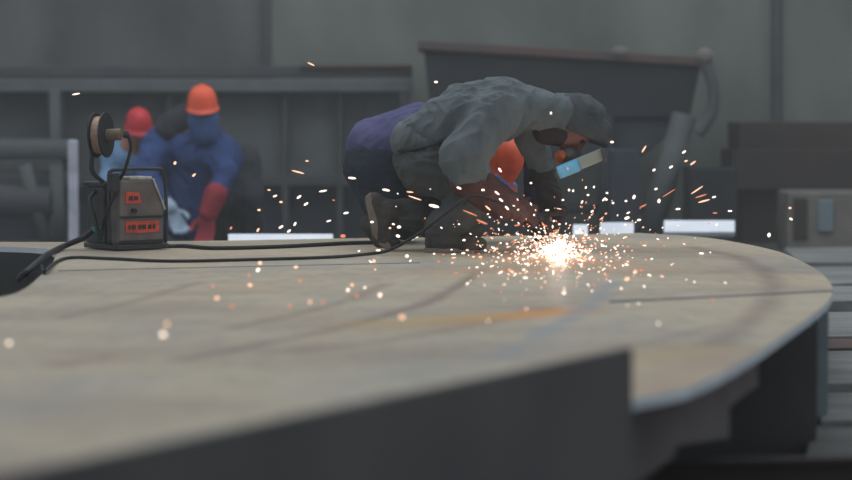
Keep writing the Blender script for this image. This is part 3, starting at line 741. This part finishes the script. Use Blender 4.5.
s = Sdf(); s.cap(K(534,140,.1), K(537,198,.05), .070, .06, k=.03); solid('sleeve_cover', s, .009, M_dpurp, p2, amp=.01, seed=52)
s = Sdf(); s.cap(K(376,164), K(392,156), .16, .15, 1.15, .04)
s.cap(K(372,168,-.08), K(388,222,-.1), .13, .085, k=.05).cap(K(384,160,.1), K(404,222,.1), .12, .085, k=.05)
s.cap(K(404,224,-.1), K(378,226,-.12), .075, .055, k=.02).cap(K(402,224,.1), K(378,226,.12), .07, .055, k=.02)
solid('trousers', s, .009, M_navy, p2, amp=.012, seed=53, cut=lambda P: DECK+.004-P[..., 2])
for dy in (-.12, .12):
    b = Sdf(); b.cap(K(380,222,dy), K(370,226,dy), .05, .045, k=.02).cap(K(370,222,dy), K(376,236,dy), .042, .036, k=.02)
    solid('boot', b, .008, M_boot, p2, cut=lambda P: DECK+.003-P[..., 2])
hh = hard_hat(P2(0, -.02, .025), R2 @ Vector((0, 0, 1)), R2 @ Vector((0, 1, 0)), M_orange, p2, 1.04)
# blue face shield
bm = bmesh.new(); g = []
for j in range(5):
    row = []
    for i in range(13):
        a = math.radians(-75+150*i/12); row.append(bm.verts.new(P2(.12*math.sin(a), .03+.12*math.cos(a), .03-.05*j)))
    g.append(row)
for j in range(4):
    for i in range(12): bm.faces.new((g[j][i], g[j][i+1], g[j+1][i+1], g[j+1][i]))
o = bmobj('face_shield', bm, mat('blue_shield', srgb(70,120,190), None, rough=.3), p2, smooth=True); md = o.modifiers.new('s', 'SOLIDIFY'); md.thickness = .004
for w_, d_, n_, sd in ((K(522,214,-.1), (.6,-.1,-.5), (0,.2,-1), 1), (K(541,205,.1), (.1,-.2,-1), (-1,0,0), -1)):
    hg = Sdf(); hand(hg, w_, d_, n_, sd, 1.05, (25, 35, 25), r=.012); hg.cap(w_+Vector((-.02,0,.03)), w_, .04, .03, k=.02); solid('glove', hg, .005, M_leatherd, p2)

# ------------------------------------------------------------------ MAN IN BLUE (far, behind the platform)
Y2 = 17.3
def B(px, py, dy=0): return W(px, py, Y2+dy)
def ground(v): return Vector((v.x, v.y, 0))
p3 = empty('person', ground(B(215,200,.4)), 'person in blue overalls with orange hard hat and blue mask, stooping behind the feeder', 'person')
bd = Sdf(); bd.cap(B(238,165,.6), B(205,150,.15), .14, .15, 1, .06).cap(B(205,150,.15), B(190,140,0), .14, .13, 1, .05)
P3, R3 = head_prims(bd, B(203,112,-.1), (-.02, -.25, .97), (.12, -.95, -.3), B(198,136,.02))
for sx, ex in ((228, 222), (248, 250)):
    k_ = Vector((B(sx,190,.3).x, Y2+.35, .48)); a_ = Vector((B(ex,190,.5).x, Y2+.6, .06)); bd.cap(B(238,165,.6), k_, .1, .06, k=.04).cap(k_, a_, .058, .04, k=.02)
bd.cap(B(215,140,.05), B(228,175,-.1), .055, .045, k=.03).cap(B(228,175,-.1), B(212,205,-.25), .045, .03, k=.02)
bd.cap(B(165,140,.05), B(150,175,-.1), .055, .045, k=.03).cap(B(150,175,-.1), B(168,205,-.25), .045, .03, k=.02)
solid('body', bd, .014, M_skin, p3); eyes(P3, p3)
s = Sdf(); s.cap(B(215,160,.3), B(190,148,.05), .2, .2, 1, .06).cap(B(190,160,.1), B(185,215,.15), .22, .19, .8, .06)
s.cap(B(212,142,.05), B(226,172,-.1), .105, .085, k=.05).cap(B(226,172,-.1), B(214,196,-.22), .08, .065, k=.03)
s.cap(B(162,142,.05), B(146,172,-.1), .13, .10, k=.05).cap(B(146,172,-.1), B(160,200,-.2), .09, .07, k=.03)
solid('overalls', s, .014, M_blue, p3, amp=.025, seed=61, freq=6)
s = Sdf(); s.cap(B(172,128,-.02), B(186,119,-.02), .12, .11, 1, .03); solid('shoulder_hood', s, .014, M_dark, p3, amp=.012, seed=62)
s = Sdf(); s.cap(B(236,165,.45), B(238,200,.45), .17, .16, 1, .05)
for sx, ex in ((228, 222), (248, 250)):
    k_ = Vector((B(sx,190,.3).x, Y2+.35, .48)); a_ = Vector((B(ex,190,.5).x, Y2+.6, .06)); s.cap(B(238,165,.5), k_, .15, .11, k=.05).cap(k_, a_, .10, .085, k=.03)
    b = Sdf(); b.cap(a_+Vector((0,0,.02)), a_+Vector((0,-.16,-.015)), .055, .045, k=.02); solid('boot', b, .012, M_boot, p3, cut=lambda P: .002-P[..., 2])
solid('dark_trousers', s, .014, M_dark, p3, amp=.02, seed=63, freq=6)
hard_hat(P3(0, -.01, .035), R3 @ Vector((0, 0, 1)), R3 @ Vector((0, 1, 0)), M_orange2, p3, 1.02)
s = Sdf(); s.ell(P3(0, .045, -.055), (.115, .10, .15), R3); s.ell(P3(0, .06, -.14), (.1, .09, .1), R3)
solid('face_mask', s, .010, M_mask, p3)
hg = Sdf(); hg.cap(B(216,194,-.22), B(209,212,-.24), .085, .07, k=.03); hand(hg, B(208,214,-.24), (-.1,-.1,-1), (-.3,-.9,0), 1, 1.5, (20, 30, 20), r=.014, k=.01); solid('glove', hg, .009, M_redg, p3)
hg = Sdf(); hg.cap(B(162,200,-.2), B(170,208,-.24), .06, .055, k=.03); hand(hg, B(171,209,-.24), (.4,-.1,-.9), (.3,-.9,0), -1, 1.3, (20, 30, 20), r=.013, k=.01); solid('glove', hg, .009, M_paleg, p3)

# ------------------------------------------------------------------ MAN WITH RED HAT
Y3 = 18.1
def Q(px, py, dy=0): return W(px, py, Y3+dy)
p4 = empty('person', ground(Q(128,200,.3)), 'person in pale blue shirt and red hard hat, bent down behind the wire feeder', 'person')
bd = Sdf(); bd.cap(Q(120,190,.35), Q(128,152,0), .13, .14, 1.2, .05)
P4, R4 = head_prims(bd, Q(139,132,-.1), (.05, -.35, .93), (.25, -.85, -.45), Q(132,148,0))
for sx in (112, 132):
    k_ = Vector((Q(sx,190).x, Y3+.15, .42)); a_ = Vector((Q(sx,190).x, Y3+.5, .06)); bd.cap(Q(120,190,.4), k_, .1, .06, k=.04).cap(k_, a_, .058, .04, k=.02)
    bd.cap(Q(sx*1.0+6,155,0), Q(sx+(-4 if sx < 120 else 14),185,-.15), .05, .042, k=.03).cap(Q(sx+(-4 if sx < 120 else 14),185,-.15), Q(sx+8,212,-.3), .04, .03, k=.02)
solid('body', bd, .014, M_skin, p4); eyes(P4, p4)
s = Sdf(); s.cap(Q(122,185,.25), Q(124,158,0), .16, .165, 1.1, .05)
for sx in (112, 132):
    e_ = Q(sx+(-4 if sx < 120 else 14),185,-.15); s.cap(Q(sx+6,155,0), e_, .085, .075, k=.04).cap(e_, Q(sx+8,208,-.28), .07, .055, k=.03)
solid('shirt', s, .014, M_lblue, p4, amp=.02, seed=71, freq=6)
s = Sdf(); s.cap(Q(120,195,.35), Q(126,195,.35), .16, .16, 1.1, .04)
for sx in (112, 132):
    k_ = Vector((Q(sx,190).x, Y3+.15, .42)); a_ = Vector((Q(sx,190).x, Y3+.5, .07)); s.cap(Q(120,195,.4), k_, .13, .10, k=.05).cap(k_, a_, .09, .075, k=.03)
    b = Sdf(); b.cap(a_, a_+Vector((0,-.16,-.02)), .055, .045, k=.02); solid('boot', b, .012, M_boot, p4, cut=lambda P: .002-P[..., 2])
    hg = Sdf(); w_ = Q(sx+8,212,-.3); hand(hg, w_, (0,-.1,-1), (0,-.9,0), 1 if sx < 120 else -1, 1.1, (20, 30, 20), k=.01); hg.cap(w_+Vector((0,0,.04)), w_, .035, .03, k=.02); solid('glove', hg, .009, M_dark, p4)
solid('trousers', s, .014, M_navy, p4, amp=.015, seed=72, freq=6)
hard_hat(P4(0, -.01, .035), R4 @ Vector((0, 0, 1)), R4 @ Vector((0, 1, 0)), M_red, p4, .95)

# ------------------------------------------------------------------ sparks
E_white = emis('incandescent_white', (1, .80, .66, 1), 2.2)
E_yel = emis('incandescent_yellow', (1, .56, .36, 1), 1.6)
E_or = emis('incandescent_orange', (1, .32, .18, 1), .95)
E_core = emis('incandescent_core', (1, .86, .70, 1), 5.0)
def droplet(m):
    bm = bmesh.new(); bmesh.ops.create_uvsphere(bm, u_segments=8, v_segments=6, radius=1)
    me = bpy.data.meshes.new('spark'); bm.to_mesh(me); bm.free(); me.materials.append(m)
    for p in me.polygons: p.use_smooth = True
    return me
DM = {'w': droplet(E_white), 'y': droplet(E_yel), 'o': droplet(E_or)}
def spark(px, py, ln, ang, wd, col, Y=None):
    dk = 1581.0/(py-HOR) if py > 236 else 99
    if Y is None: Y = min(11.0+random.uniform(-.5, .25), dk*.985)
    Y = min(Y, dk*.985)
    v = W(px, py, Y); o = bpy.data.objects.new('spark', DM[col]); C.objects.link(o); o.location = v
    sc = Y/F; o.scale = (ln*sc/2*.9, wd*sc/2*.72, wd*sc/2*.72); o.rotation_euler = (0, math.radians(-ang), random.uniform(-.3, .3))
    if py > 262: g = ('sparks over the open plate', 'small glowing spark scattered low over the open plate in front of the workers')
    elif px < 345: g = ('sparks left of the workers', 'small glowing spark flying between the wire feeder and the kneeling workers')
    elif py < 130: g = ('sparks above the welder', 'small glowing spark high beside the crouching welder\'s back and hood')
    elif px > 640: g = ('sparks right of the burst', 'small glowing spark flying beyond the white bars, right of the burst')
    elif px < 520: g = ('sparks at the welder\'s legs', 'small glowing spark flying past the legs and sleeves of the grey-clad welder')
    else: g = ('sparks around the burst', 'small glowing spark flying close round the white-hot burst and gloves')
    tag(o, g[1], 'spark', g[0])
L_ = [(9,343,5,0,5,'w',6.3),(163,334.5,6.5,0,7,'w',6.2),(167,324,5,0,5,'y',6.4),(402,317,6.5,0,6,'y',7.0),(76,94,9,10,2,'w',10.9),(311,64,9,-25,2,'y',10.9),(436,82,4,0,3,'w',None),
 (551,113,3,80,3,'w',None),(612,142,4,0,3,'w',None),(298,172,15,-15,2.2,'y',None),(307,161,4,0,2,'y',None),(281,202,4,0,3,'y',None),(299,197,6,35,3,'w',None),(306,204,6,30,3,'w',None),
 (259,210,4,0,3,'y',None),(269,190,4,0,2,'y',None),(275,196,5,20,2.5,'w',None),(323,191,9,10,2.5,'w',None),(295,224,5,60,3,'w',None),(289,231,5,35,3,'w',None),(258,230,5,60,3,'y',None),(231,228,4,60,3,'o',None),
 (281,227,6,30,3,'w',None),(352,178,9,-5,3,'w',None),(175,163,4,60,4,'y',None),(194,175,5,40,3,'y',None),(697,190,17,32,2,'y',None),(701,196,14,18,2,'o',None),(704,201,14,15,2.4,'y',None),(714,197,5,15,2.5,'w',None),
 (644,149,9,58,2.4,'y',None),(693,163,8,35,2.6,'y',None),(684,152,5,35,3,'w',None),(686,161,4,20,2.5,'y',None),(671,167,5,30,3,'w',None),(654,170,4,30,3,'w',None),(669,193,18,30,1.4,'o',None),(659,201,5,80,4,'w',None),
 (678,209,6,5,2.5,'w',None),(715,213,6,0,2,'o',None),(730,211,5,0,2.5,'w',None),(769,235,5,80,4.5,'w',None),(790,208,3.5,0,3,'y',None),(791,219,4,-30,3,'w',None),(643,206,9,25,2,'o',None),(634,197,5,70,4,'w',None),(656,189,4,20,3,'w',None),
 (626,201,3,0,3,'w',None),(613,203,3,0,3,'w',None),(607,193,3,0,3,'w',None),(627,218,6,20,4,'w',None),(639,220,5,10,3,'w',None),(370,198,9,-5,2.5,'y',None),(386,190,9,-10,3,'w',None),(410,192,8,-5,2,'y',None),
 (415,198,16,-18,2,'y',None),(434,206,12,-12,4,'w',None),(372,222,4,0,3,'w',None),(346,213,6,10,3,'w',None),(343,236,6,0,5,'o',None),(399,227,5,10,4,'w',None),(398,236,5,-20,4,'w',None),(390,228,3,0,3,'y',None),
 (500,170,6,-55,3,'w',None),(497,193,7,-40,2.5,'w',None),(501,200,6,-35,2.5,'w',None),(507,208,6,-45,3,'w',None),(459,188,6,-20,3,'w',None),(483,190,4,0,3,'w',None),(470,213,18,-22,2,'o',None),(482,222,14,-22,3,'o',None),(488,208,8,-40,2.5,'y',None),
 (569,190,3,80,3,'w',None),(531,183,3,0,3,'w',None),(588,195,3,0,3,'w',None),(594,187,3,60,2.5,'w',None),(582,202,4,60,2.5,'w',None),(563,200,3,0,2.5,'w',None),(217,298,5,0,5,'y',7.6),(232,306,4.5,0,4.5,'o',7.4),
 (260,263,5,0,5,'y',9.2),(258,270,5,40,5,'w',9.0),(249,275,3,0,4,'o',9),(250,285,5,0,5,'y',8.5),(296,267,5,10,4,'y',9.3),(300,281,4,0,4,'o',8.6),(310,302,4,0,4,'y',7.6),(323,302,4,0,4,'o',7.5),(374,261,4,60,4.5,'y',9.8),
 (352,285,4,0,4,'y',8.6),(348,290,4,0,4,'w',8.4),(380,295,4.5,70,5,'w',8.1),(357,296,4,0,4,'o',8),(407,256,4,0,4,'w',10),(213,286,4,30,3,'o',8.6),(290,306,4,60,4,'o',7.7),(564,293,4,0,4,'w',8.3),(627,279,6,20,5,'y',9),(635,272,5,40,5,'y',9.3)]
for a in L_: spark(*a)
cx0, cy0 = 556, 250
random.seed(12); nS = 0
def rcol(r):
    return 'w' if r < .55 else ('y' if r < .82 else 'o')
while nS < 185:
    a = random.uniform(0, 2*math.pi); r = min(random.expovariate(1/62.0)+18, 260)
    sx = cx0+r*math.cos(a)*(1.35 if math.cos(a) < 0 else 1.0); sy = cy0+r*math.sin(a)*(.50 if math.sin(a) < 0 else .33)
    if not (300 < sx < 735 and 165 < sy < 325): continue
    if sx > 640 and sy < 215: continue
    an = math.degrees(math.atan2(-(sy-cy0), sx-cx0)) if r > 60 else random.uniform(-80, 80)
    if random.random() < .4: an = random.uniform(-35, 35)
    ln = random.choice((2.5, 3, 3, 4, 5, 6)); spark(sx, sy, ln*.95, an, random.uniform(1.6, 2.9), rcol(random.random())); nS += 1
def burst(name, n, rad, col, sy_, wmin, wmax, parent=None, seed=1):
    rnd = random.Random(seed); bm = bmesh.new()
    for i in range(n):
        a = rnd.uniform(0, 2*math.pi); r = abs(rnd.gauss(0, rad))
        px = cx0+2+r*math.cos(a); py = cy0-1+r*math.sin(a)*sy_
        dk = 1581.0/(py-HOR) if py > 236 else 99
        Y = min(11.1+rnd.uniform(-.35, .2), dk*.99); sc = Y/F
        v = W(px, py, Y); wd = rnd.uniform(wmin, wmax)*sc/2; ln = wd*rnd.uniform(1, 2.6)
        rot = Matrix.Rotation(-math.atan2(-(py-cy0)*.7, px-cx0)+rnd.uniform(-.7, .7), 4, 'Y')
        bmesh.ops.create_icosphere(bm, subdivisions=1, radius=1, matrix=Matrix.Translation(v) @ rot @ Matrix.Diagonal((ln, wd, wd, 1)))
    return bmobj(name, bm, col, parent)
bs = empty('spark_burst', D(556,250), 'dense white-hot burst of countless sparks where the torch meets the plate', 'sparks'); bs['kind'] = 'stuff'
for nm, n, rad, cl, sy_, a, b, sd in (('white_sparks', 300, 22, E_white, .5, .8, 1.9, 1), ('yellow_sparks', 330, 42, E_yel, .42, .8, 1.6, 2), ('orange_sparks', 330, 58, E_or, .42, .8, 1.8, 3), ('stray_sparks', 170, 85, E_white, .36, .8, 1.7, 5)):
    o = burst(nm, n, rad, cl, sy_, a, b, bs, sd); o['kind'] = 'stuff'
o = burst('molten_core', 130, 8, E_core, .5, 1.6, 3.6, bs, 9); o['kind'] = 'stuff'

# ------------------------------------------------------------------ lights
def light(kind, name, loc, energy, color, **kw):
    l = bpy.data.lights.new(name, kind); l.energy = energy; l.color = color
    for k, v in kw.items(): setattr(l, k, v)
    o = bpy.data.objects.new(name, l); C.objects.link(o); o.location = loc; return o
light('POINT', 'arc_glow', D(557,246,.05), 3.0, (1, .66, .42), shadow_soft_size=.03)
light('POINT', 'arc_flash', D(560,246,.045), 1.6, (.45, .75, 1), shadow_soft_size=.02)
o = light('AREA', 'roof_skylight', (0, 14, 8), 620, (.93, .97, 1), shape='RECTANGLE', size=14, size_y=9)
hz = box('workshop_haze', (0, 12.5, 2.2), (16, 17, 4.3), None, bevel=0); hz['kind'] = 'stuff'; hz['label'] = 'thin grey welding haze hanging in the hall'; hz['category'] = 'haze'
hm_ = bpy.data.materials.new('haze'); hm_.use_nodes = True; hm_.node_tree.nodes.clear(); vs = hm_.node_tree.nodes.new('ShaderNodeVolumeScatter'); vs.inputs['Density'].default_value = .0065; vs.inputs['Color'].default_value = (.90, .92, .92, 1)
ho = hm_.node_tree.nodes.new('ShaderNodeOutputMaterial'); hm_.node_tree.links.new(vs.outputs[0], ho.inputs['Volume']); hz.data.materials.append(hm_)
w = bpy.data.worlds.new('hall_daylight'); S.world = w; w.use_nodes = True
bg = w.node_tree.nodes['Background']; bg.inputs[0].default_value = (.86, .93, 1, 1); bg.inputs[1].default_value = .56
